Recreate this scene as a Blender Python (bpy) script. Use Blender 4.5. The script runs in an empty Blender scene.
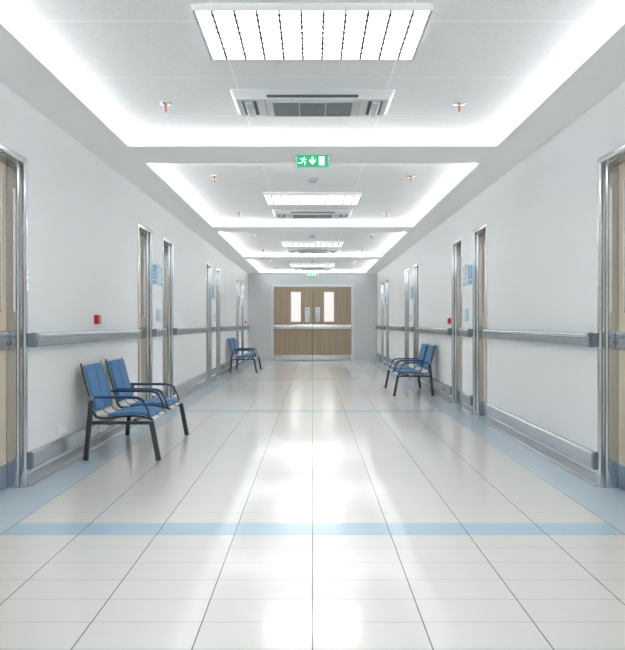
import bpy, bmesh, math, random
from mathutils import Vector, Matrix
random.seed(4)
PI = math.pi
scn = bpy.context.scene
COL = scn.collection

# ------------------------------------------------------------------ dimensions (metres)
F = 650.0                # focal length in pixels of the 625x650 frame
EYE = 1.10
WX = 1.93                # half width of the corridor
END = 19.36              # end wall
BACK = -3.2              # wall behind the viewer
SOF = EYE + 1.498        # underside of the dropped border
REC = EYE + 1.575        # underside of the raised bays
LIP = SOF + 0.018
PITCH = 4.61
BAYS = [(-3.08, 0.90), (1.48, 5.50), (6.08, 10.11), (10.67, 14.68), (15.27, 19.28)]
BX = 1.56                # half width of a bay opening
COVE = 0.21              # cove depth behind the lip
DOOR_Y = [(3.76, 4.39)]
for k in range(3):
    DOOR_Y += [(7.18 + k * PITCH, 7.81 + k * PITCH), (8.37 + k * PITCH, 8.985 + k * PITCH)]
DTOP = 2.212             # top of the door frame
TRIM = 0.05

# ------------------------------------------------------------------ materials
def sr(r, g, b):
    def f(c):
        c /= 255.0
        return c / 12.92 if c <= 0.04045 else ((c + 0.055) / 1.055) ** 2.4
    return (f(r), f(g), f(b), 1.0)

def mat(name, col, rough=0.5, metal=0.0, vary=0.03, scale=14.0, bump=0.0, emit=None, es=0.0, ior=1.5, spec=None, stretch=(1, 1, 1), coat=0.0):
    m = bpy.data.materials.new(name); m.use_nodes = True
    nt = m.node_tree; b = nt.nodes['Principled BSDF']
    b.inputs['Roughness'].default_value = rough
    b.inputs['Metallic'].default_value = metal
    b.inputs['IOR'].default_value = ior
    if coat:
        b.inputs['Coat Weight'].default_value = coat
        b.inputs['Coat Roughness'].default_value = 0.1
    tc = nt.nodes.new('ShaderNodeTexCoord'); mp = nt.nodes.new('ShaderNodeMapping')
    mp.inputs['Scale'].default_value = stretch
    nt.links.new(tc.outputs['Object'], mp.inputs['Vector'])
    nz = nt.nodes.new('ShaderNodeTexNoise'); nz.inputs['Scale'].default_value = scale; nz.inputs['Detail'].default_value = 4
    nt.links.new(mp.outputs['Vector'], nz.inputs['Vector'])
    rp = nt.nodes.new('ShaderNodeValToRGB')
    rp.color_ramp.elements[0].position = 0.3; rp.color_ramp.elements[1].position = 0.7
    rp.color_ramp.elements[0].color = tuple(c * (1 - vary) for c in col[:3]) + (1,)
    rp.color_ramp.elements[1].color = tuple(min(1, c * (1 + vary)) for c in col[:3]) + (1,)
    nt.links.new(nz.outputs['Fac'], rp.inputs['Fac'])
    nt.links.new(rp.outputs['Color'], b.inputs['Base Color'])
    if bump:
        bp = nt.nodes.new('ShaderNodeBump'); bp.inputs['Strength'].default_value = bump; bp.inputs['Distance'].default_value = 0.002
        nt.links.new(nz.outputs['Fac'], bp.inputs['Height']); nt.links.new(bp.outputs['Normal'], b.inputs['Normal'])
    if emit is not None:
        b.inputs['Emission Color'].default_value = emit
        b.inputs['Emission Strength'].default_value = es
    return m

M = {}
M['wall'] = mat('wall_paint', sr(230, 232, 233), 0.55, vary=0.012, scale=60, bump=0.05)
M['endwall_dimmed'] = mat('dimmed_end_wall_paint', sr(192, 196, 197), 0.55, vary=0.012, scale=60, bump=0.05)  # wall paint with the weaker light at the far end put into its colour
M['soffit'] = mat('soffit_paint', sr(242, 243, 243), 0.7, vary=0.01, scale=40)
M['cove'] = mat('cove_paint', sr(240, 240, 240), 0.7, vary=0.01)
M['steel'] = mat('polished_steel', sr(206, 210, 212), 0.12, 1.0, vary=0.0)
M['brushed'] = mat('brushed_steel', sr(196, 201, 205), 0.26, 1.0, vary=0.06, scale=40, stretch=(1, 0.05, 1))
M['satin'] = mat('satin_steel', sr(206, 210, 213), 0.42, 0.6, vary=0.02)
M['rail'] = mat('rail_grey', sr(184, 191, 197), 0.24, 0.75, vary=0.03, scale=30, stretch=(1, 0.05, 1))
M['cap'] = mat('cap_grey_blue', sr(118, 132, 142), 0.3, 0.1, vary=0.03)
M['skirt'] = mat('skirting_vinyl', sr(160, 164, 168), 0.07, 0.0, vary=0.03, ior=1.9)
M['kick'] = mat('kick_steel', sr(150, 166, 182), 0.28, 0.7, vary=0.04, stretch=(1, 0.1, 1))
M['dark'] = mat('dark_void', sr(28, 30, 32), 0.6)
M['frame_metal'] = mat('bench_charcoal', sr(70, 74, 78), 0.32, 0.6, vary=0.05)
M['shell'] = mat('bench_silver_mesh', sr(206, 207, 206), 0.4, 0.2, vary=0.12, scale=90)
M['edge'] = mat('bench_edge', sr(70, 62, 60), 0.4, 0.3)
M['pad'] = mat('blue_fabric', sr(80, 127, 171), 0.75, vary=0.10, scale=260, bump=0.15)
M['seam'] = mat('dark_blue_seam', sr(20, 44, 76), 0.7)
M['armpad'] = mat('arm_blue', sr(34, 72, 116), 0.35, vary=0.04)
M['red'] = mat('red_plastic', sr(200, 24, 28), 0.35, vary=0.03)
M['redpale'] = mat('pale_red_plastic', sr(206, 130, 132), 0.3)
M['white'] = mat('white_plastic', sr(246, 247, 247), 0.4, vary=0.01)
M['flap'] = mat('flap_grey', sr(176, 182, 184), 0.5)
M['ac'] = mat('ac_plastic', sr(212, 216, 217), 0.7, vary=0.01)
M['grille'] = mat('grille_grey', sr(150, 158, 160), 0.5, vary=0.05)
M['grilledark'] = mat('grille_dark', sr(92, 100, 102), 0.6)
M['lampframe'] = mat('lamp_frame', sr(188, 191, 192), 0.5, 0.2, vary=0.05, scale=120)
M['blade'] = mat('louvre_grey', sr(96, 99, 101), 0.6, 0.0)
M['crossblade'] = mat('louvre_white', sr(120, 122, 122), 0.4)
M['lamp'] = mat('lamp_diffuser', sr(250, 250, 250), 0.5, emit=(1.0, 0.98, 0.975, 1), es=7.4)
M['green'] = mat('sign_green', sr(22, 150, 100), 0.4, emit=sr(30, 205, 140), es=0.26)
M['signwhite'] = mat('sign_white', sr(240, 250, 246), 0.4, emit=(0.9, 1.0, 0.96, 1), es=0.4)
M['signcap'] = mat('sign_cap', sr(226, 236, 234), 0.3)
M['pane'] = mat('lit_pane', sr(168, 163, 160), 0.12, emit=sr(250, 240, 236), es=0.36, scale=3, vary=0.06, stretch=(6, 6, 0.7))
M['bluesign'] = mat('sign_blue', sr(110, 168, 214), 0.4, vary=0.03)
M['paleblue'] = mat('pale_blue', sr(206, 224, 238), 0.4)
M['switch'] = mat('switch_grey', sr(206, 213, 220), 0.35, vary=0.02)
M['switchblue'] = mat('switch_blue', sr(176, 198, 222), 0.35, vary=0.02)
M['brass'] = mat('brass', sr(190, 150, 70), 0.3, 0.9)
M['bulb'] = mat('red_bulb', sr(214, 40, 34), 0.15)
M['detector'] = mat('detector_grey', sr(122, 130, 142), 0.5)

def wood_material(name, ca, cb):
    m = bpy.data.materials.new(name); m.use_nodes = True
    nt = m.node_tree; b = nt.nodes['Principled BSDF']
    b.inputs['Roughness'].default_value = 0.42
    tc = nt.nodes.new('ShaderNodeTexCoord'); mp = nt.nodes.new('ShaderNodeMapping')
    mp.inputs['Scale'].default_value = (30, 30, 0.9)
    nt.links.new(tc.outputs['Object'], mp.inputs['Vector'])
    n1 = nt.nodes.new('ShaderNodeTexNoise'); n1.inputs['Scale'].default_value = 1.0; n1.inputs['Detail'].default_value = 8; n1.inputs['Roughness'].default_value = 0.6
    nt.links.new(mp.outputs['Vector'], n1.inputs['Vector'])
    rp = nt.nodes.new('ShaderNodeValToRGB')
    rp.color_ramp.elements[0].position = 0.3; rp.color_ramp.elements[1].position = 0.72
    rp.color_ramp.elements[0].color = ca; rp.color_ramp.elements[1].color = cb
    nt.links.new(n1.outputs['Fac'], rp.inputs['Fac']); nt.links.new(rp.outputs['Color'], b.inputs['Base Color'])
    return m
M['wood'] = wood_material('door_wood', sr(205, 190, 168), sr(226, 213, 193))
M['wood_brown_dimmed'] = wood_material('brown_dimmed_door_wood', sr(138, 122, 102), sr(166, 150, 128))  # browner wood, also darkened in colour for the dimmer light at the end

class NT:
    """small helper for node maths"""
    def __init__(s, m):
        s.nt = m.node_tree
    def n(s, op, a, b=None, c=None):
        q = s.nt.nodes.new('ShaderNodeMath'); q.operation = op
        for i, v in enumerate((a, b, c)):
            if v is None: continue
            if isinstance(v, (int, float)): q.inputs[i].default_value = v
            else: s.nt.links.new(v, q.inputs[i])
        return q.outputs[0]
    def mix(s, fac, a, b):
        q = s.nt.nodes.new('ShaderNodeMix'); q.data_type = 'RGBA'
        for i, v in ((0, fac), (6, a), (7, b)):
            if isinstance(v, (int, float)): q.inputs[i].default_value = v
            elif isinstance(v, tuple): q.inputs[i].default_value = v
            else: s.nt.links.new(v, q.inputs[i])
        return q.outputs[2]

def line_mask(h, coord, period, offset, width):
    d = h.n('ABSOLUTE', h.n('SUBTRACT', h.n('FRACT', h.n('ADD', h.n('DIVIDE', h.n('SUBTRACT', coord, offset), period), 0.5)), 0.5))
    return h.n('LESS_THAN', d, width / 2 / period)

def floor_material():
    m = bpy.data.materials.new('floor_tiles'); m.use_nodes = True
    h = NT(m); nt = m.node_tree; b = nt.nodes['Principled BSDF']
    g = nt.nodes.new('ShaderNodeNewGeometry'); sp = nt.nodes.new('ShaderNodeSeparateXYZ')
    nt.links.new(g.outputs['Position'], sp.inputs[0]); X, Y = sp.outputs[0], sp.outputs[1]
    nz = nt.nodes.new('ShaderNodeTexNoise'); nz.inputs['Scale'].default_value = 1.0; nz.inputs['Detail'].default_value = 5
    mp = nt.nodes.new('ShaderNodeMapping'); mp.inputs['Scale'].default_value = (6, 60, 1)
    nt.links.new(g.outputs['Position'], mp.inputs['Vector']); nt.links.new(mp.outputs['Vector'], nz.inputs['Vector'])
    base = h.mix(nz.outputs['Fac'], sr(234, 233, 228), sr(242, 241, 237))
    blue = h.mix(nz.outputs['Fac'], sr(198, 217, 232), sr(205, 223, 237))
    band = h.mix(nz.outputs['Fac'], sr(181, 212, 232), sr(188, 217, 235))
    col = base
    fr = h.n('FRACT', h.n('DIVIDE', h.n('SUBTRACT', Y, 3.38), 4.67))
    ym = h.n('MULTIPLY', h.n('LESS_THAN', fr, 0.1985 / 4.67), h.n('GREATER_THAN', Y, 3.0))
    col = h.mix(ym, col, band)
    ax = h.n('ABSOLUTE', X)
    bm_ = h.n('GREATER_THAN', ax, 1.628)
    col = h.mix(bm_, col, blue)
    cross = line_mask(h, Y, 0.1985, 0.0125, 0.0046)
    col = h.mix(h.n('MULTIPLY', cross, 0.42), col, sr(130, 130, 128))
    long_ = h.n('MULTIPLY', line_mask(h, X, 0.407, 0.0, 0.0046), h.n('LESS_THAN', ax, 1.7))
    col = h.mix(h.n('MULTIPLY', long_, 0.9), col, sr(48, 50, 50))
    nt.links.new(col, b.inputs['Base Color'])
    nt.links.new(h.n('MULTIPLY', h.n('SUBTRACT', 1.0, bm_), 0.24), b.inputs['Metallic'])
    rgh = h.n('ADD', h.n('MULTIPLY', nz.outputs['Fac'], 0.02), 0.278)
    nt.links.new(rgh, b.inputs['Roughness'])
    b.inputs['IOR'].default_value = 1.6
    b.inputs['Anisotropic'].default_value = 0.88; b.inputs['Metallic'].default_value = 0.28
    b.inputs['Coat Weight'].default_value = 1.0; b.inputs['Coat IOR'].default_value = 1.31; b.inputs['Coat Roughness'].default_value = 0.12
    tv = nt.nodes.new('ShaderNodeCombineXYZ'); tv.inputs[1].default_value = 1.0
    nt.links.new(tv.outputs[0], b.inputs['Tangent'])
    bp = nt.nodes.new('ShaderNodeBump'); bp.inputs['Strength'].default_value = 0.25; bp.inputs['Distance'].default_value = 0.001
    bp.invert = True
    nt.links.new(h.n('MAXIMUM', long_, h.n('MULTIPLY', cross, 0.4)), bp.inputs['Height'])
    nt.links.new(bp.outputs['Normal'], b.inputs['Normal'])
    return m
M['floor'] = floor_material()

def bay_material():
    m = bpy.data.materials.new('ceiling_panels'); m.use_nodes = True
    h = NT(m); nt = m.node_tree; b = nt.nodes['Principled BSDF']
    b.inputs['Roughness'].default_value = 0.75
    g = nt.nodes.new('ShaderNodeNewGeometry'); sp = nt.nodes.new('ShaderNodeSeparateXYZ')
    nt.links.new(g.outputs['Position'], sp.inputs[0]); X, Y = sp.outputs[0], sp.outputs[1]
    nz = nt.nodes.new('ShaderNodeTexNoise'); nz.inputs['Scale'].default_value = 45; nz.inputs['Detail'].default_value = 6
    nt.links.new(g.outputs['Position'], nz.inputs['Vector'])
    rp = nt.nodes.new('ShaderNodeValToRGB')
    rp.color_ramp.elements[0].position = 0.35; rp.color_ramp.elements[1].position = 0.75
    rp.color_ramp.elements[0].color = sr(226, 228, 229); rp.color_ramp.elements[1].color = sr(233, 235, 236)
    nt.links.new(nz.outputs['Fac'], rp.inputs['Fac'])
    ly = line_mask(h, Y, PITCH / 6, 4.155, 0.007)
    lx = line_mask(h, X, 0.965, 0.4825 + 0.0175, 0.007)   # joints near +-0.5 and 1.46
    ax = h.n('ABSOLUTE', X)
    l1 = h.n('LESS_THAN', h.n('ABSOLUTE', h.n('SUBTRACT', ax, 0.5)), 0.0032)
    l2 = h.n('LESS_THAN', h.n('ABSOLUTE', h.n('SUBTRACT', ax, 1.425)), 0.0032)
    msk = h.n('MAXIMUM', ly, h.n('MAXIMUM', l1, l2))
    col = h.mix(msk, rp.outputs['Color'], sr(255, 255, 255))
    nt.links.new(col, b.inputs['Base Color'])
    return m
M['bay'] = bay_material()

# ------------------------------------------------------------------ mesh helpers
def newbm():
    return bmesh.new()

def box(bm, x0, x1, y0, y1, z0, z1, mi=0, bevel=0.0, seg=2):
    xs, ys, zs = sorted((x0, x1)), sorted((y0, y1)), sorted((z0, z1))
    t = bmesh.new()
    bmesh.ops.create_cube(t, size=1.0)
    for v in t.verts:
        v.co = Vector(((xs[0] + xs[1]) / 2 + v.co.x * (xs[1] - xs[0]), (ys[0] + ys[1]) / 2 + v.co.y * (ys[1] - ys[0]), (zs[0] + zs[1]) / 2 + v.co.z * (zs[1] - zs[0])))
    if bevel:
        bmesh.ops.bevel(t, geom=list(t.edges), offset=bevel, segments=seg, affect='EDGES', profile=0.5)
    for f in t.faces: f.material_index = mi
    merge(bm, t)

def merge(bm, t, mtx=None):
    mp = {}
    for v in t.verts:
        mp[v] = bm.verts.new(mtx @ v.co if mtx else v.co)
    for f in t.faces:
        try:
            nf = bm.faces.new([mp[v] for v in f.verts]); nf.material_index = f.material_index; nf.smooth = f.smooth
        except ValueError:
            pass
    t.free()

def prism(bm, poly, y0, y1, mi=0, conv=None):
    """closed outline poly [(a,b)] swept from y0 to y1; conv maps (a, y, b) to a point"""
    conv = conv or (lambda a, y, b: (a, y, b))
    A = [bm.verts.new(conv(a, y0, b)) for a, b in poly]
    B = [bm.verts.new(conv(a, y1, b)) for a, b in poly]
    n = len(poly)
    for i in range(n):
        f = bm.faces.new((A[i], A[(i + 1) % n], B[(i + 1) % n], B[i])); f.material_index = mi
    for L in (A, B):
        f = bm.faces.new(L); f.material_index = mi

def tube(bm, pts, ra, rb=None, mi=0, seg=10, up=Vector((0, 1, 0)), square=False):
    """bar of elliptic / rectangular section along pts; ra across 'up', rb along up"""
    rb = rb or ra
    pts = [Vector(p) for p in pts]
    rings = []
    for i, p in enumerate(pts):
        if i == 0: d = pts[1] - p
        elif i == len(pts) - 1: d = p - pts[-2]
        else: d = (pts[i + 1] - p).normalized() + (p - pts[i - 1]).normalized()
        d.normalize()
        s = up - d * up.dot(d)
        if s.length < 1e-4: s = Vector((1, 0, 0)) - d * d.x
        s.normalize(); w = d.cross(s)
        if square:
            ring = [(ra * 0.8, rb), (ra, rb * 0.8), (ra, -rb * 0.8), (ra * 0.8, -rb), (-ra * 0.8, -rb), (-ra, -rb * 0.8), (-ra, rb * 0.8), (-ra * 0.8, rb)]
        else:
            ring = [(ra * math.cos(2 * PI * k / seg), rb * math.sin(2 * PI * k / seg)) for k in range(seg)]
        rings.append([bm.verts.new(p + w * a + s * b) for a, b in ring])
    n = len(rings[0])
    for r0, r1 in zip(rings, rings[1:]):
        for k in range(n):
            f = bm.faces.new((r0[k], r0[(k + 1) % n], r1[(k + 1) % n], r1[k])); f.material_index = mi; f.smooth = not square
    for r in (rings[0], rings[-1]):
        f = bm.faces.new(r); f.material_index = mi

def lathe(bm, prof, c=(0, 0, 0), seg=20, mi=0):
    """profile [(r,z)] revolved round the vertical axis through c"""
    rings = []
    for r, z in prof:
        if r < 1e-6: rings.append([bm.verts.new((c[0], c[1], c[2] + z))])
        else: rings.append([bm.verts.new((c[0] + r * math.cos(2 * PI * k / seg), c[1] + r * math.sin(2 * PI * k / seg), c[2] + z)) for k in range(seg)])
    for r0, r1 in zip(rings, rings[1:]):
        for k in range(seg):
            a, b_ = r0[k % len(r0)], r0[(k + 1) % len(r0)]
            d, e = r1[k % len(r1)], r1[(k + 1) % len(r1)]
            vs = []
            for v in (a, b_, e, d):
                if v not in vs: vs.append(v)
            if len(vs) > 2:
                f = bm.faces.new(vs); f.material_index = mi; f.smooth = True

def obj(name, bm, mats, parent=None, loc=None, smooth_angle=None):
    bmesh.ops.recalc_face_normals(bm, faces=bm.faces)
    me = bpy.data.meshes.new(name); bm.to_mesh(me); bm.free()
    for m in (mats if isinstance(mats, (list, tuple)) else [mats]): me.materials.append(M[m])
    o = bpy.data.objects.new(name, me); COL.objects.link(o)
    if parent: o.parent = parent
    if loc: o.location = loc
    if smooth_angle:
        for p in me.polygons: p.use_smooth = True
        me.set_sharp_from_angle(angle=math.radians(smooth_angle))
    return o

def tag(o, label, cat, group=None):
    o['label'] = label; o['category'] = cat
    if group: o['group'] = group
    return o

def thing(name, label, cat, loc=(0, 0, 0), rotz=0, group=None):
    o = bpy.data.objects.new(name, None); COL.objects.link(o)
    o.empty_display_size = 0.1
    o.location = loc; o.rotation_euler = (0, 0, rotz)
    return tag(o, label, cat, group)

def copy_tree(o, parent=None):
    c = o.copy(); COL.objects.link(c)
    if parent: c.parent = parent
    for ch in list(o.children): copy_tree(ch, c)
    return c

def dup(root, loc, rotz, label):
    r = copy_tree(root); r.location = loc; r.rotation_euler = (0, 0, rotz); r['label'] = label
    return r

def struct(o):
    o['kind'] = 'structure'
    return o

# ------------------------------------------------------------------ the setting
b = newbm(); box(b, -WX - 0.2, WX + 0.2, BACK - 0.1, END + 0.2, -0.12, 0.0)
struct(obj('floor', b, 'floor'))

def side_wall(name, s):
    b = newbm(); x0, x1 = s * WX, s * (WX + 0.22)
    y = BACK
    for a, c in DOOR_Y:
        box(b, x0, x1, y, a, 0, REC + 0.06)
        box(b, x0, x1, a, c, DTOP, REC + 0.06)
        y = c
    box(b, x0, x1, y, END + 0.15, 0, REC + 0.06)
    return struct(obj(name, b, 'wall'))
side_wall('wall_left', -1); side_wall('wall_right', 1)

EDW, EDH = 1.23, 2.264
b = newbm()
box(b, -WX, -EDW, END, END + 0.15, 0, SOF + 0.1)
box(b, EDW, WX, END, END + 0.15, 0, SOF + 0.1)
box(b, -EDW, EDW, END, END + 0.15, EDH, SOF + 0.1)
struct(obj('wall_end', b, 'endwall_dimmed'))
b = newbm(); box(b, -WX, WX, BACK - 0.1, BACK, 0, REC + 0.06)
struct(obj('wall_back', b, 'wall'))

# ceiling: dropped border with five openings, raised panels above, cove walls round each bay
b = newbm()
ed = [BACK] + [v for p in BAYS for v in p] + [END]
for i in range(0, len(ed), 2):
    box(b, -WX, WX, ed[i], ed[i + 1], SOF, LIP, 0)
for a, c in BAYS:
    for s in (-1, 1): box(b, s * BX, s * WX, a, c, SOF, LIP, 0)
for a, c in BAYS:                      # thin upstand on the lip, hiding the strips
    for s in (-1, 1): box(b, s * BX, s * (BX + 0.012), a - 0.012, c + 0.012, LIP, LIP + 0.011, 0)
    for y0_, y1_ in ((a - 0.012, a), (c, c + 0.012)): box(b, -BX, BX, y0_, y1_, LIP, LIP + 0.011, 0)
box(b, -WX, WX, BACK, END, REC, REC + 0.05, 1)
for s in (-1, 1):
    box(b, s * (BX + COVE), s * WX, BACK, END, LIP, REC, 2)
ed = [BACK, ]
for a, c in BAYS: ed += [max(a - COVE, BACK + 0.01), min(c + COVE, END - 0.02)]
ed.append(END)
for i in range(0, len(ed), 2):
    box(b, -BX - COVE, BX + COVE, ed[i], ed[i + 1], LIP, REC, 2)
struct(obj('ceiling', b, ['soffit', 'bay', 'cove']))

# cove lamps: the light strips that lie hidden in the coves
COVE_W = 4.7
def strip(x, y, length, direction, along_x):
    l = bpy.data.lights.new('cove_strip', 'AREA'); l.shape = 'RECTANGLE'
    l.size = length; l.size_y = 0.018; l.energy = COVE_W * length; l.color = (1.0, 0.99, 0.995)
    o = bpy.data.objects.new('cove_strip', l); COL.objects.link(o)
    o.location = (x, y, LIP + 0.015)
    d = Vector(direction).normalized()
    ax = Vector((1, 0, 0)) if along_x else Vector((0, 1, 0))
    z = -d; yv = z.cross(ax)
    o.rotation_euler = Matrix((ax, yv, z)).transposed().to_euler()
for a, c in BAYS:
    L = c - a
    for s in (-1, 1): strip(s * (BX + COVE - 0.012), (a + c) / 2, L, (-s, 0, 0.6), False)
    strip(0, c + min(COVE, END - 0.02 - c) - 0.012, 2 * BX, (0, -1, 0.6), True)
    if a > BACK + 0.3: strip(0, a - COVE + 0.012, 2 * BX, (0, 1, 0.6), True)

# skirting: coved vinyl along each wall between the door frames
def segs():
    out = []
    for (a, c), (d, e) in zip(DOOR_Y, DOOR_Y[1:]): out.append((c, d))
    out.append((DOOR_Y[-1][1], END))
    return out
SEGS = segs()
def skirting(name, s):
    b = newbm()
    prof = [(0.0, 0.0005), (0.03, 0.0005), (0.021, 0.004), (0.012, 0.014), (0.008, 0.03), (0.007, 0.072), (0.0, 0.075)]
    for y0, y1 in SEGS + [(BACK, DOOR_Y[0][0])]:
        prism(b, prof, y0 + 0.001, y1 - 0.001, 0, lambda v, y, z: (s * (WX - v), y, z))
    return struct(obj(name, b, 'skirt', smooth_angle=35))
skirting('baseboard_left', -1); skirting('baseboard_right', 1)

# ------------------------------------------------------------------ side doors
def sweep_frame(b, prof, hw, ht, conv):
    """closed profile [(d,v)] swept up one jamb, along the head and down the other"""
    paths = []
    for d, v in prof:
        w, t = hw + d, ht + d
        paths.append([b.verts.new(conv(v, -w, 0.0)), b.verts.new(conv(v, -w, t)), b.verts.new(conv(v, w, t)), b.verts.new(conv(v, w, 0.0))])
    n = len(prof)
    for i in range(n):
        A, B = paths[i], paths[(i + 1) % n]
        for k in range(3):
            f = b.faces.new((A[k], B[k], B[k + 1], A[k + 1]))
    b.faces.new([p[0] for p in paths]); b.faces.new([p[3] for p in paths])

def jamb_profile():
    p = [(0.0, -0.115)]
    for i in range(1, 11):
        t = i / 10
        p.append((0.007 * t ** 6, -0.112 + 0.080 * t))
    p += [(0.014, -0.030), (0.014, -0.027), (0.009, -0.026), (0.0095, -0.018), (0.0105, -0.009)]
    for i in range(0, 7):
        a = PI / 2 * i / 6
        p.append((0.0115 + 0.018 * (1 - math.cos(a)), -0.003 + 0.012 * math.sin(a)))
    p += [(0.044, 0.0085), (0.0499, 0.005), (0.0499, -0.115)]
    return p

def make_door(n, s, y0, y1, share):
    yc = (y0 + y1) / 2
    r = bpy.data.objects.new('door_%d' % n, None); COL.objects.link(r)
    r.location = (s * WX, yc, 0); struct(r)
    if share:
        for ch in share.children: copy_tree(ch, r)
        return r
    hw, ht = (y1 - y0) / 2 - TRIM, DTOP - TRIM
    conv = lambda v, y, z: (-s * v, y, z)
    b = newbm(); sweep_frame(b, jamb_profile(), hw, ht, conv)
    obj('door_frame', b, 'steel', r, smooth_angle=32)
    g = 0.003
    b = newbm(); box(b, -s * -0.155, -s * -0.112, -hw + g, hw - g, 0.008, ht - g)
    lf = obj('door_leaf', b, 'wood', r)
    b = newbm(); box(b, -s * -0.1121, -s * -0.109, -hw + 0.004, hw - 0.004, 0.010, 0.165, bevel=0.0008, seg=1)
    obj('kick_plate', b, 'kick', lf)
    prof = [(-0.1121, 0.922), (-0.098, 0.928), (-0.092, 0.945), (-0.092, 1.0), (-0.098, 1.006), (-0.094, 1.012), (-0.092, 1.026), (-0.096, 1.042), (-0.104, 1.05), (-0.1121, 1.05)]
    b = newbm(); prism(b, prof, -hw + 0.006, hw - 0.006, 0, lambda v, y, z: conv(v, y, z))
    rail = obj('push_rail', b, 'brushed', lf, smooth_angle=40)
    b = newbm()
    box(b, -s * -0.0925, -s * -0.0905, hw - 0.030, hw - 0.022, 0.955, 0.992, bevel=0.0008, seg=1)
    box(b, -s * -0.0925, -s * -0.0905, hw - 0.029, hw - 0.024, 1.018, 1.026)
    q = obj('lock_slot', b, 'dark', rail); q['label'] = 'black lock slot'
    b = newbm(); box(b, -s * -0.1121, -s * -0.1105, hw - 0.215, hw - 0.096, 1.18, 2.03)
    q = obj('vision_pane', b, 'pane', lf); q['label'] = 'bright vision pane'
    b = newbm()
    for (a, c, z0, z1) in ((hw - 0.223, hw - 0.215, 1.172, 2.038), (hw - 0.096, hw - 0.088, 1.172, 2.038), (hw - 0.215, hw - 0.096, 1.172, 1.18), (hw - 0.215, hw - 0.096, 2.03, 2.038)):
        box(b, -s * -0.1121, -s * -0.1065, a, c, z0, z1)
    obj('pane_frame', b, 'brushed', lf)
    return r

n = 1; shared = {}
for s in (-1, 1):
    for (a, c) in DOOR_Y:
        key = (s, round(c - a, 3))
        d = make_door(n, s, a, c, shared.get(key)); shared.setdefault(key, d); n += 1

# ------------------------------------------------------------------ end double door
r = bpy.data.objects.new('door_%d' % n, None); COL.objects.link(r); r.location = (0, END, 0); struct(r)
b = newbm()
prof = [(0.0, 0.05), (0.0, -0.012), (0.006, -0.022), (0.068, -0.022), (0.0749, -0.014), (0.0749, 0.05)]
hw, ht = EDW - 0.075, EDH - 0.075
sweep_frame(b, prof, hw, ht, lambda v, y, z: (y, v, z))
obj('door_frame', b, 'satin', r)
for s in (-1, 1):
    b = newbm(); box(b, s * 0.003, s * (hw - 0.003), 0.0, 0.045, 0.012, ht - 0.003)
    lf = obj('door_leaf', b, 'wood_brown_dimmed', r)
    b = newbm(); box(b, s * 0.006, s * (hw - 0.006), -0.004, 0.0, 0.014, 0.165, bevel=0.0015, seg=1); obj('kick_plate', b, 'brushed', lf)
    b = newbm()
    prof = [(0.0, 0.936), (-0.03, 0.942), (-0.038, 0.955), (-0.038, 1.04), (-0.03, 1.06), (0.0, 1.066)]
    prism(b, prof, 0.006, hw - 0.006, 0, lambda v, y, z: (s * y, v, z)); obj('push_rail', b, 'brushed', lf, smooth_angle=50)
    b = newbm(); box(b, s * 0.352, s * 0.632, -0.003, 0.0, 1.155, 2.03); q = obj('vision_pane', b, 'pane', lf); q['label'] = 'bright vision pane'
    b = newbm()
    for (x0, x1, z0, z1) in ((0.34, 0.352, 1.143, 2.042), (0.632, 0.644, 1.143, 2.042), (0.352, 0.632, 1.143, 1.155), (0.352, 0.632, 2.03, 2.042)):
        box(b, s * x0, s * x1, -0.010, 0.0, z0, z1)
    obj('pane_frame', b, 'brushed', lf)
    b = newbm(); box(b, s * 0.085, s * 0.225, -0.006, 0.0, 1.15, 1.592, bevel=0.002, seg=1); pl = obj('handle_plate', b, 'brushed', lf)
    b = newbm()
    tube(b, [(s * 0.155, -0.006, 1.20), (s * 0.155, -0.045, 1.20), (s * 0.155, -0.045, 1.43), (s * 0.155, -0.006, 1.43)], 0.012, seg=8, up=Vector((1, 0, 0)))
    obj('pull_handle', b, 'steel', pl)
    b = newbm(); lathe(b, [(0.0, 0.0), (0.022, 0.0), (0.022, 0.012), (0.0, 0.012)], seg=12)
    for v in b.verts: v.co = Vector((v.co.x + s * 0.155, -0.006 - v.co.z, v.co.y + 1.51))
    obj('lock_cylinder', b, 'cap', pl)

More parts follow.
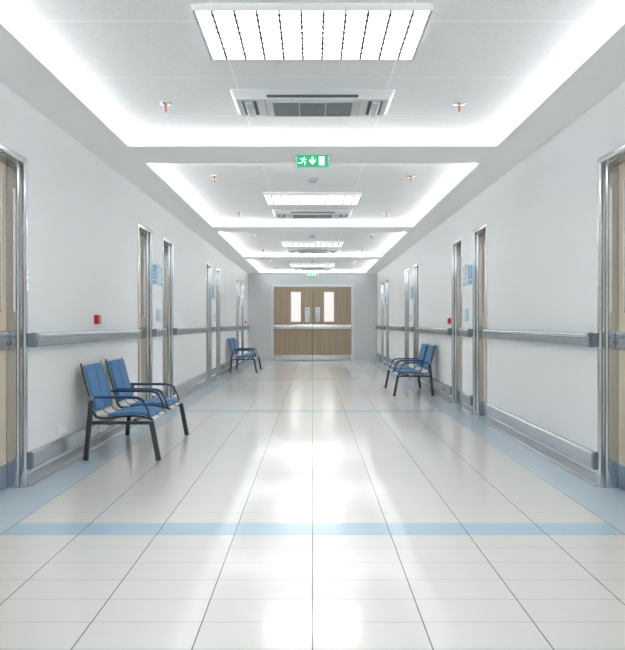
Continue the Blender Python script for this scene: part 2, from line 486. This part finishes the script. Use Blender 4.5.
# ------------------------------------------------------------------ handrails and bumper rails on the walls
SIDE = {-1: 'left', 1: 'right'}
WHERE = {
    0: 'between nearest door and first door pair', 1: 'on pier inside first door pair', 2: 'between first and second door pairs',
    3: 'on pier inside second door pair', 4: 'between second and third door pairs', 5: 'on pier inside farthest door pair', 6: 'between last door and end wall'}
def rail_profile():
    p = [(0.0, 0.945), (0.05, 0.942), (0.06, 0.950), (0.062, 0.998), (0.055, 1.004)]
    for i in range(9):
        a = -PI * 0.42 + i * PI * 1.12 / 8
        p.append((0.044 + 0.023 * math.cos(a), 1.018 + 0.019 * math.sin(a)))
    p.append((0.0, 1.030))
    return [(v * 0.86, z) for v, z in p]
def cap_profile(k=1.05):
    return [(v * k if v > 0 else 0, 0.99 + (z - 0.99) * k) for v, z in rail_profile()]
for s in (-1, 1):
    for i, (y0, y1) in enumerate(SEGS):
        y0 += 0.008; y1 -= 0.008; yc, h = (y0 + y1) / 2, (y1 - y0) / 2
        size = 'long' if i in (0, 2, 4) else 'short'
        conv = lambda v, y, z: (-s * v, y, z)
        t = thing('handrail', '%s grey handrail on %s wall %s' % (size, SIDE[s], WHERE[i]), 'handrail', (s * (WX - 0.0005), yc, 0), 0, 'grey wall handrails')
        b = newbm(); prism(b, rail_profile(), -h + 0.04, h - 0.04, 0, conv); obj('rail', b, 'rail', t, smooth_angle=40)
        for e in (-1, 1):
            b = newbm(); prism(b, cap_profile(), e * (h - 0.045), e * h, 0, conv)
            q = obj('end_cap', b, 'cap', t, smooth_angle=40); q['label'] = 'darker blue-grey end cap'
        t = thing('bumper_rail', '%s low grey bumper rail on %s wall %s' % (size, SIDE[s], WHERE[i]), 'bumper rail', (s * (WX - 0.0005), yc, 0), 0, 'low grey bumper rails')
        bp = [(0.0, 0.113), (0.024, 0.113), (0.029, 0.118), (0.029, 0.212), (0.020, 0.226), (0.0, 0.227)]
        b = newbm(); prism(b, bp, -h + 0.03, h - 0.03, 0, conv); obj('rail', b, 'rail', t)
        for e in (-1, 1):
            b = newbm(); prism(b, [(v * 1.06, 0.17 + (z - 0.17) * 1.03) for v, z in bp], e * (h - 0.032), e * h, 0, conv)
            q = obj('end_cap', b, 'cap', t); q['label'] = 'darker blue-grey end cap'
        if size == 'long':
            b = newbm(); prism(b, [(v * 1.04, 0.17 + (z - 0.17) * 1.02) for v, z in bp], -0.006, 0.006, 0, conv); q = obj('joint_strip', b, 'cap', t); q['label'] = 'thin dark joint strip'

# ------------------------------------------------------------------ signs and switches on the piers
PAIR = {1: 'first', 3: 'second', 5: 'farthest'}
for s in (-1, 1):
    for i in (1, 3, 5):
        y0, y1 = SEGS[i]; yc = (y0 + y1) / 2
        wh = 'on %s wall inside %s door pair' % (SIDE[s], PAIR[i])
        # blue sign plate, flat on the wall
        t = thing('wall_sign', 'blue sign plate with white band %s' % wh, 'sign', (s * (WX - 0.0005), yc, 1.58), 0, 'blue sign plates')
        X = lambda a: -s * a
        b = newbm(); box(b, X(0), X(0.008), -0.235, 0.235, 0.0, 0.235, bevel=0.002, seg=1); obj('plate', b, 'bluesign', t)
        b = newbm(); box(b, X(0.008), X(0.009), -0.235, 0.235, 0.045, 0.062); obj('white_band', b, 'white', t)
        for yy in (-0.175, 0.09, 0.18):
            out = [(-0.018, 0.085), (0.018, 0.085), (0.020, 0.162), (0.006, 0.168)]
            out += [(0.016 * math.sin(a), 0.186 - 0.016 * math.cos(a)) for a in [0.5 + i * (2 * PI - 1.0) / 10 for i in range(11)]]
            out += [(-0.006, 0.168), (-0.020, 0.162)]
            b = newbm(); prism(b, [(yy + p, z) for p, z in out], 0.008, 0.009, 0, lambda a, y, z: (X(y), a, z))
            q = obj('pictogram', b, 'paleblue', t); q['label'] = 'pale pictogram'
        # white sign standing out from the wall
        t = thing('projecting_sign', 'white upright sign standing out from blue plate %s' % wh, 'sign', (s * (WX - 0.0095), yc - 0.09, 1.575), 0, 'white projecting signs')
        b = newbm(); box(b, X(0), X(0.055), -0.009, 0.009, 0.0, 0.255, bevel=0.003); obj('panel', b, 'white', t)
        b = newbm(); box(b, X(0), X(0.006), -0.018, 0.018, 0.02, 0.235); obj('bracket', b, 'switch', t)
        # switch panel
        t = thing('switch_panel', 'pale grey switch panel above handrail %s' % wh, 'switch', (s * (WX - 0.0005), yc + 0.05, 1.13), 0, 'pale switch panels')
        b = newbm(); box(b, X(0), X(0.010), -0.125, 0.125, 0, 0.155, bevel=0.003); obj('plate', b, 'switchblue', t)
        b = newbm(); box(b, X(0.0105), X(0.020), -0.03, 0.118, 0.008, 0.147, bevel=0.003); obj('cover', b, 'switch', t)
        b = newbm(); box(b, X(0), X(0.008), -0.115, -0.085, -0.035, -0.006, bevel=0.002); obj('button', b, 'white', t)

# ------------------------------------------------------------------ red call points
first = None
for s, y, lab in ((-1, 5.74, 'red call box on left wall above the nearest blue bench'),
                  (1, 9.05, 'red call box on right wall beside the first door pair'),
                  (-1, 18.46, 'small distant red call box on left wall near end wall')):
    t = thing('call_point', lab, 'alarm button', (s * (WX - 0.0005), y, 1.095), 0, 'red call points')
    X = lambda a: -s * a
    b = newbm(); box(b, X(0), X(0.036), 0, 0.08, 0, 0.080, bevel=0.004); obj('housing', b, 'red', t)
    b = newbm(); box(b, X(0.0361), X(0.042), 0.012, 0.068, 0.012, 0.068, bevel=0.003); obj('button', b, 'redpale', t)

# ------------------------------------------------------------------ socket low on the left wall
t = thing('wall_socket', 'white double socket low on left wall above the bumper rail', 'socket', (-WX + 0.0005, 5.0, 0.24), 0)
b = newbm(); box(b, 0, 0.009, -0.075, 0.075, 0, 0.085, bevel=0.002); obj('plate', b, 'wall', t)
for yy in (-0.037, 0.037):
    b = newbm(); lathe(b, [(0, 0), (0.024, 0), (0.027, 0.004), (0.022, 0.004), (0.02, 0.0015), (0, 0.0015)], seg=16)
    for v in b.verts: v.co = Vector((0.009 + v.co.z, yy + v.co.x, 0.0425 + v.co.y))
    obj('outlet', b, 'white', t)

# ------------------------------------------------------------------ ceiling lamps
def make_lamp():
    t = thing('ceiling_light', '', 'ceiling light', (0, 0, REC - 0.0005), 0, 'louvred ceiling lights')
    hx, hy, dz = 0.594, 0.30, 0.037
    b = newbm()
    for s in (-1, 1):
        box(b, s * (hx - 0.016), s * hx, -hy, hy, -dz, 0, bevel=0.0015, seg=1)
        box(b, -hx + 0.016, hx - 0.016, s * (hy - 0.006), s * hy, -dz, 0, bevel=0.0015, seg=1)
    obj('housing', b, 'lampframe', t)
    b = newbm(); box(b, -hx + 0.017, hx - 0.017, -hy + 0.007, hy - 0.007, -0.012, -0.002)
    q = obj('diffuser', b, 'lamp', t); q['label'] = 'glowing white diffuser'
    for k in range(10):
        x = -0.4995 + k * 0.111
        b = newbm(); box(b, x - 0.0055, x + 0.0055, -hy + 0.0075, hy - 0.0075, -dz + 0.002, -0.0125)
        for j in range(8):
            yy = -hy + 0.07 + j * (2 * hy - 0.14) / 7
            box(b, x - 0.0068, x + 0.0068, yy - 0.006, yy + 0.006, -dz + 0.0005, -dz + 0.0085)
        obj('louvre_blade', b, 'blade', t)
    for j in range(8):
        yy = -hy + 0.07 + j * (2 * hy - 0.14) / 7
        b = newbm(); box(b, -hx + 0.0175, hx - 0.0175, yy - 0.0012, yy + 0.0012, -dz + 0.007, -0.020)
        obj('cross_louvre', b, 'crossblade', t)
    return t
ORD = ['nearest', 'second nearest', 'third nearest', 'farthest']
LY = 3.495
lamp = make_lamp()
lamp.location = (0, LY, REC - 0.0005); lamp['label'] = 'large nearest louvred ceiling light with ten dividers, at picture top'
for k in (1, 2, 3):
    dup(lamp, (0, LY + PITCH * k, REC - 0.0005), 0, '%s louvred ceiling light along the corridor, in front of air conditioner' % ORD[k])
dup(lamp, (0, LY - PITCH, REC - 0.0005), 0, 'louvred ceiling light overhead behind the viewer')

# ------------------------------------------------------------------ ceiling air conditioners
def make_ac():
    t = thing('air_conditioner', '', 'air conditioner', (0, 0, REC - 0.0005), 0, 'ceiling cassette air conditioners')
    hx, hy, dz = 0.555, 0.235, 0.05
    # body: flange at the ceiling, sloped sides, panel below, with rounded plan corners
    def ring(sx, sy, z, r):
        pts = []
        for cx, cy, a0 in ((sx - r, sy - r, 0), (-sx + r, sy - r, PI / 2), (-sx + r, -sy + r, PI), (sx - r, -sy + r, 1.5 * PI)):
            for i in range(5):
                a = a0 + i * PI / 8
                pts.append((cx + r * math.cos(a), cy + r * math.sin(a), z))
        return pts
    b = newbm(); rings = []
    for sx, sy, z, rr in ((hx, hy, 0, 0.02), (hx, hy, -0.012, 0.02), (hx - 0.012, hy - 0.012, -0.022, 0.02), (hx - 0.028, hy - 0.05, -0.044, 0.018), (hx - 0.034, hy - 0.056, -0.05, 0.016)):
        rings.append([b.verts.new(p) for p in ring(sx, sy, z, rr)])
    for r0, r1 in zip(rings, rings[1:]):
        n_ = len(r0)
        for k in range(n_): b.faces.new((r0[k], r0[(k + 1) % n_], r1[(k + 1) % n_], r1[k]))
    b.faces.new(rings[0]); b.faces.new(rings[-1])
    obj('body', b, 'ac', t, smooth_angle=25)
    z = -dz
    b = newbm(); box(b, -0.325, 0.325, -0.170, 0.174, z - 0.006, z - 0.0002, bevel=0.002, seg=1)
    pn = obj('centre_panel', b, 'ac', t)
    b = newbm(); box(b, -0.329, 0.329, -0.1735, 0.1775, z - 0.0008, z - 0.0001); q = obj('panel_gap', b, 'grilledark', pn); q['label'] = 'dark gap round the panel'
    b = newbm()
    box(b, -0.275, 0.275, -0.125, 0.155, z - 0.0075, z - 0.0061, 1)
    for k in range(14):
        yy = -0.118 + k * 0.0205
        box(b, -0.272, 0.272, yy, yy + 0.009, z - 0.0095, z - 0.0076, 0)
    for x in (-0.092, 0.092): box(b, x - 0.003, x + 0.003, -0.125, 0.155, z - 0.011, z - 0.0076, 2)
    q = obj('intake_grille', b, ['grille', 'grilledark', 'ac'], pn); q['label'] = 'dark grey intake grille'
    # outlet slots on the two long bevels
    for s in (-1, 1):
        b = newbm()
        y0, y1, z0, z1 = hy - 0.022, hy - 0.042, -0.0305, -0.0395
        vs = []
        for (yy, zz) in ((y0, z0), (y1, z1), (y1 + 0.002, z1 - 0.004), (y0 + 0.002, z0 - 0.004)):
            vs.append((s * yy, zz))
        prism(b, vs, -0.31, 0.31, 0, lambda a, y, c: (y, a, c))
        q = obj('outlet_slot', b, 'grilledark', t); q['label'] = 'dark narrow outlet slot'
    for s in (-1, 1):
        b = newbm(); box(b, s * 0.385, s * 0.485, -0.145, 0.145, z - 0.0015, z - 0.0002, 0)
        v = obj('side_vent', b, 'grilledark', t); v['label'] = 'dark side vent'
        b = newbm(); tube(b, [(s * 0.438, -0.14, z - 0.004), (s * 0.438, 0.14, z - 0.004)], 0.014, 0.030, seg=14, up=Vector((1, 0, 0)))
        obj('vent_flap', b, 'flap', v)
    b = newbm()
    for k in range(4):
        box(b, -0.41 + k * 0.017, -0.40 + k * 0.017, -0.172, -0.165, z - 0.0015, z - 0.0002)
    obj('indicator_lamp', b, 'grille', t)
    return t
AY = 4.60
ac = make_ac(); ac.location = (0, AY, REC - 0.0005)
ac['label'] = 'large nearest white ceiling air conditioner with grey grille'
for k in (1, 2, 3):
    dup(ac, (0, AY + PITCH * k, REC - 0.0005), 0, '%s white ceiling air conditioner along the corridor, beyond a louvred light' % ORD[k])

# ------------------------------------------------------------------ smoke detectors
def make_detector():
    t = thing('smoke_detector', '', 'smoke detector', (0, 0, REC - 0.0005), 0, 'ceiling smoke detectors')
    b = newbm(); lathe(b, [(0, 0), (0.056, 0), (0.058, -0.008), (0.055, -0.014), (0.0, -0.014)], seg=24); obj('base', b, 'detector', t)
    b = newbm(); lathe(b, [(0, -0.0142), (0.046, -0.0142), (0.046, -0.024), (0.036, -0.034), (0.0, -0.037)], seg=24); obj('sensor_dome', b, 'detector', t)
    b = newbm(); lathe(b, [(0, 0), (0.004, 0), (0.003, -0.004), (0, -0.005)], c=(0.03, -0.02, -0.0325), seg=8); q = obj('indicator_light', b, 'red', t); q['label'] = 'tiny red light'
    return t
DY = 7.08
det = make_detector(); det.location = (0, DY, REC - 0.0005); det['label'] = 'nearest round ceiling smoke detector, just beyond the hanging exit sign'
dup(det, (0, DY + PITCH, REC - 0.0005), 0, 'second round ceiling smoke detector, before the third nearest ceiling light')
dup(det, (0, DY + 2 * PITCH, REC - 0.0005), 0, 'farthest round ceiling smoke detector, before the farthest ceiling light')

# ------------------------------------------------------------------ sprinklers
def make_sprinkler():
    t = thing('sprinkler', '', 'sprinkler', (0, 0, REC - 0.0005), 0, 'ceiling sprinklers')
    b = newbm(); lathe(b, [(0, 0), (0.046, 0), (0.040, -0.005), (0.014, -0.009), (0, -0.009)], seg=20); obj('escutcheon', b, 'steel', t)
    b = newbm(); lathe(b, [(0, -0.0092), (0.012, -0.0092), (0.012, -0.016), (0.007, -0.020), (0, -0.020)], seg=12); obj('brass_nut', b, 'brass', t)
    b = newbm(); lathe(b, [(0, -0.0202), (0.005, -0.0202), (0.0058, -0.036), (0.005, -0.056), (0, -0.056)], seg=10); obj('glass_bulb', b, 'bulb', t)
    b = newbm()
    for s in (-1, 1): tube(b, [(s * 0.008, 0, -0.019), (s * 0.014, 0, -0.036), (s * 0.006, 0, -0.057)], 0.0015, seg=6)
    lathe(b, [(0, -0.0562), (0.011, -0.0562), (0.011, -0.059), (0, -0.059)], seg=12)
    obj('yoke', b, 'steel', t)
    return t
spr = make_sprinkler(); used = False
NEARFAR = [(0, 4.65, 'beside the nearest air conditioner')]
names3 = ['second nearest', 'third nearest', 'farthest']
for k in range(3):
    NEARFAR.append((k + 1, 6.95 + PITCH * k, 'beside the %s smoke detector' % ['nearest', 'second', 'farthest'][k]))
    NEARFAR.append((k + 1, 9.24 + PITCH * k, 'beside the %s air conditioner' % names3[k]))
for k, y, wh in NEARFAR:
    for s in (-1, 1):
        lab = 'red-bulbed ceiling sprinkler on the %s, %s' % (SIDE[s], wh)
        if not used:
            spr.location = (s * 1.05, y, REC - 0.0005); spr['label'] = lab; used = True
        else: dup(spr, (s * 1.05, y, REC - 0.0005), 0, lab)

# ------------------------------------------------------------------ exit signs
def make_exit():
    t = thing('exit_sign', '', 'exit sign', (0, 0, 0), 0, 'green exit signs')
    b = newbm(); box(b, -0.138, 0.138, -0.022, 0.022, -0.100, -0.003, bevel=0.003); obj('lit_face', b, 'green', t)
    for s in (-1, 1):
        b = newbm(); box(b, s * 0.1385, s * 0.157, -0.025, 0.025, -0.103, -0.001, bevel=0.004); q = obj('end_cap', b, 'signcap', t)
        b = newbm(); box(b, s * 0.1468, s * 0.1545, -0.0262, -0.0252, -0.056, -0.046); obj('screw', b, 'cap', q)
    b = newbm(); box(b, -0.10, 0.10, -0.012, 0.012, -0.0025, 0.0, 0); obj('mount_plate', b, 'signcap', t)
    y0, y1 = -0.0245, -0.0222
    def poly(b, pts):
        prism(b, pts, y0, y1, 0)
    # running figure
    b = newbm()
    cx, cz = -0.085, -0.052
    K = 0.072
    def P(l): return [(cx + x * K, cz + z * K) for x, z in l]
    lc = newbm(); lathe(lc, [(0, 0), (0.0075, 0), (0.0075, 0.0023), (0, 0.0023)], seg=14)
    merge(b, lc, Matrix.Translation((cx + 0.16 * K, y1, cz + 0.40 * K)) @ Matrix.Rotation(PI / 2, 4, 'X'))
    poly(b, P([(-0.05, 0.32), (0.14, 0.26), (0.10, -0.06), (-0.14, -0.02)]))
    poly(b, P([(-0.05, 0.31), (-0.10, 0.20), (-0.34, 0.22), (-0.36, 0.31)]))
    poly(b, P([(0.12, 0.24), (0.30, 0.10), (0.45, 0.16), (0.42, 0.24), (0.31, 0.19), (0.16, 0.29)]))
    poly(b, P([(0.08, -0.03), (0.22, -0.22), (0.16, -0.52), (0.28, -0.52), (0.36, -0.18), (0.12, 0.05)]))
    poly(b, P([(-0.12, 0.02), (-0.20, -0.20), (-0.62, -0.20), (-0.62, -0.31), (-0.10, -0.31), (0.02, -0.03)]))
    obj('running_figure', b, 'signwhite', t)
    b = newbm()
    ax = 0.0
    poly(b, [(ax - 0.0075, -0.014), (ax + 0.0075, -0.014), (ax + 0.0075, -0.064), (ax - 0.0075, -0.064)])
    poly(b, [(ax, -0.086), (ax + 0.029, -0.054), (ax + 0.029, -0.034), (ax, -0.066)])
    poly(b, [(ax, -0.086), (ax - 0.029, -0.054), (ax - 0.029, -0.034), (ax, -0.066)])
    obj('down_arrow', b, 'signwhite', t)
    b = newbm(); poly(b, [(0.057, -0.012), (0.107, -0.012), (0.107, -0.090), (0.057, -0.090)]); obj('door_symbol', b, 'signwhite', t)
    return t
ex = make_exit(); ex.location = (0, 5.80, SOF - 0.0005); ex['label'] = 'green lit exit sign with running figure, arrow and door, hanging from ceiling beam'
dup(ex, (0, END - 0.06, SOF - 0.0005), 0, 'small distant green exit sign above the wooden double doors')

# ------------------------------------------------------------------ benches
def offset_profile(pts, d):
    out = []
    for i, p in enumerate(pts):
        a = Vector(pts[max(i - 1, 0)]); c = Vector(pts[min(i + 1, len(pts) - 1)])
        t = (c - a).normalized(); nrm = Vector((-t.y, t.x))     # left of travel (back top -> seat front)
        out.append((p[0] + nrm.x * d, p[1] + nrm.y * d))
    return out

def smooth_line(pts, n=6):
    out = []
    P = [Vector(p) for p in pts]
    for i in range(len(P) - 1):
        p0, p1, p2, p3 = P[max(i - 1, 0)], P[i], P[i + 1], P[min(i + 2, len(P) - 1)]
        for k in range(n):
            t = k / n
            out.append(tuple(0.5 * ((2 * p1) + (p2 - p0) * t + (2 * p0 - 5 * p1 + 4 * p2 - p3) * t * t + (3 * p1 - p0 - 3 * p2 + p3) * t ** 3)))
    out.append(tuple(P[-1]))
    return out

SHELL = smooth_line([(-0.345, 0.778), (-0.305, 0.62), (-0.262, 0.46), (-0.240, 0.375), (-0.205, 0.340), (-0.12, 0.338), (0.02, 0.352), (0.15, 0.350), (0.238, 0.322)], 5)

def slab(b, line, d0, d1, y0, y1, mi=0, rnd=0.0):
    """sheet that follows line between offsets d0 and d1, from y0 to y1, long edges rounded by rnd"""
    lo = offset_profile(line, d0); hi = offset_profile(line, d1)
    m = [(a[0] + (c[0] - a[0]) * 0.55, a[1] + (c[1] - a[1]) * 0.55) for a, c in zip(lo, hi)]
    rows = []
    N = len(line)
    for i in range(N):
        if rnd:
            ends = 0.006 if i in (0, N - 1) else 0.0
            hz = (hi[i][0] + (m[i][0] - hi[i][0]) * (0.8 if ends else 0), hi[i][1] + (m[i][1] - hi[i][1]) * (0.8 if ends else 0))
            row = [(lo[i], y0), (m[i], y0), (hz, y0 + rnd), (hz, y1 - rnd), (m[i], y1), (lo[i], y1)]
        else:
            row = [(lo[i], y0), (hi[i], y0), (hi[i], y1), (lo[i], y1)]
        rows.append([b.verts.new((p[0], y, p[1])) for p, y in row])
    n_ = len(rows[0])
    for r0, r1 in zip(rows, rows[1:]):
        for k in range(n_):
            f = b.faces.new((r0[k], r0[(k + 1) % n_], r1[(k + 1) % n_], r1[k])); f.material_index = mi
    for r_ in (rows[0], rows[-1]):
        f = b.faces.new(r_); f.material_index = mi

def sub(line, x_from, x_to, by=0):
    return line[x_from:x_to]

def make_bench():
    t = thing('bench', '', 'bench', (0, 0, 0), 0, 'blue two-seat waiting benches')
    for s in (-1, 1):
        y = s * 0.585
        b = newbm(); tube(b, [(-0.292, y, 0.004), (-0.246, y, 0.498)], 0.019, 0.014, square=True); obj('leg', b, 'frame_metal', t)
        b = newbm(); tube(b, [(0.292, y, 0.004), (0.232, y, 0.318)], 0.019, 0.014, square=True); obj('leg', b, 'frame_metal', t)
        b = newbm(); tube(b, [(-0.262, y, 0.304), (0.226, y, 0.304)], 0.013, 0.0125, square=True, up=Vector((0, 1, 0))); obj('side_rail', b, 'frame_metal', t)
        b = newbm(); lathe(b, [(0, -0.016), (0.020, -0.016), (0.022, 0.0), (0.020, 0.016), (0, 0.016)], seg=14)
        for v in b.verts: v.co = Vector((-0.248 + v.co.x, y + v.co.z, 0.500 + v.co.y))
        q = obj('pivot_cap', b, 'cap', t); q['label'] = 'round grey pivot cap'
    b = newbm()
    for x, z in ((0.10, 0.318), (-0.13, 0.310)): tube(b, [(x, -0.572, z), (x, 0.572, z)], 0.013, 0.011, square=True, up=Vector((0, 0, 1)))
    obj('cross_beam', b, 'frame_metal', t)
    for s in (-1, 1):
        y0, y1 = (-0.555, -0.085) if s < 0 else (0.085, 0.555)
        b = newbm(); slab(b, SHELL, -0.004, 0.004, y0, y1)
        sh = obj('seat_shell', b, 'shell', t, smooth_angle=50)
        for e in (y0, y1):
            b = newbm(); tube(b, [(p[0], e, p[1]) for p in SHELL], 0.008, 0.006, seg=8); q = obj('edge_strip', b, 'edge', sh); q['label'] = 'dark edge strip'
        nS = len(SHELL)
        # pads of two long cushions each, with a dark seam between
        back = SHELL[1:15]; seat = SHELL[24:nS - 2]
        for nm, line, ins in (('back_pad', back, 0.020), ('seat_pad', seat, 0.034)):
            gap = 0.013
            w = (y1 - y0 - 2 * ins - gap) / 2
            b = newbm()
            slab(b, line, 0.0045, 0.028, y0 + ins, y0 + ins + w, 0, 0.008)
            slab(b, line, 0.0045, 0.028, y1 - ins - w, y1 - ins, 0, 0.008)
            slab(b, line, 0.0042, 0.010, y0 + ins + w - 0.001, y1 - ins - w + 0.001, 1)
            q = obj(nm, b, ['pad', 'seam'], sh, smooth_angle=40); q['label'] = 'blue fabric pad with dark seam'
        b = newbm()
        for k in range(3):
            yy = y0 + (y1 - y0) * (0.03 + 0.47 * k)
            tube(b, [(p[0], yy, p[1]) for p in offset_profile(SHELL[14:25], 0.006)], 0.004, 0.004, seg=6)
            tube(b, [(p[0], yy, p[1]) for p in offset_profile(SHELL[nS - 4:], 0.006)], 0.004, 0.005, seg=6)
        q = obj('mesh_strap', b, 'edge', sh); q['label'] = 'thin black strap'
        for e in (-1, 1):
            ya = (y0 + y1) / 2 + e * ((y1 - y0) / 2 + 0.018)
            line = [(-0.252, 0.502), (-0.10, 0.502), (0.06, 0.500), (0.125, 0.494), (0.162, 0.474), (0.186, 0.435), (0.205, 0.39), (0.214, 0.345)]
            line = smooth_line(line, 4)
            b = newbm(); tube(b, [(p[0], ya, p[1]) for p in line], 0.0075, 0.013, seg=10); ar = obj('armrest', b, 'frame_metal', t)
            pl = [(p[0], p[1]) for p in line[:18]]
            b = newbm(); slab(b, pl, 0.0055, 0.0165, ya - 0.0165, ya + 0.0165, 0, 0.004); q = obj('arm_pad', b, 'armpad', ar, smooth_angle=40); q['label'] = 'dark blue arm pad'
    return t
BXC = 1.525
bench = make_bench(); bench.location = (-BXC, 5.797, 0); bench['label'] = 'nearest two-seat blue bench, against the left wall under a red call box'
dup(bench, (BXC, 5.797 + PITCH, 0), PI, 'two-seat blue bench against the right wall, before the second door pair')
dup(bench, (-BXC, 5.797 + 2 * PITCH - 0.05, 0), 0, 'distant two-seat blue bench against the left wall near the end doors')

# ------------------------------------------------------------------ camera, world, view
cam = bpy.data.cameras.new('camera'); co = bpy.data.objects.new('camera', cam); COL.objects.link(co)
cam.sensor_fit = 'VERTICAL'; cam.sensor_height = 36.0; cam.lens = 36.0 * F / 650.0
cam.shift_y = -1.5 / 650.0
cam.clip_start = 0.05; cam.clip_end = 100
co.location = (0, 0, EYE); co.rotation_euler = (PI / 2, 0, 0)
scn.camera = co
w = bpy.data.worlds.new('world'); scn.world = w; w.use_nodes = True
w.node_tree.nodes['Background'].inputs[0].default_value = (0.8, 0.9, 1.0, 1); w.node_tree.nodes['Background'].inputs[1].default_value = 0.02
vs = scn.view_settings
vs.view_transform = 'Standard'; vs.look = 'None'; vs.gamma = 1.0; vs.use_curve_mapping = False
vs.exposure = 1.0
scn.cycles.denoising_prefilter = 'ACCURATE'; scn.cycles.use_adaptive_sampling = True; scn.cycles.adaptive_threshold = 0.01; scn.cycles.max_bounces = 12; scn.cycles.diffuse_bounces = 8; scn.cycles.glossy_bounces = 6
scn.cycles.sample_clamp_indirect = 6.0
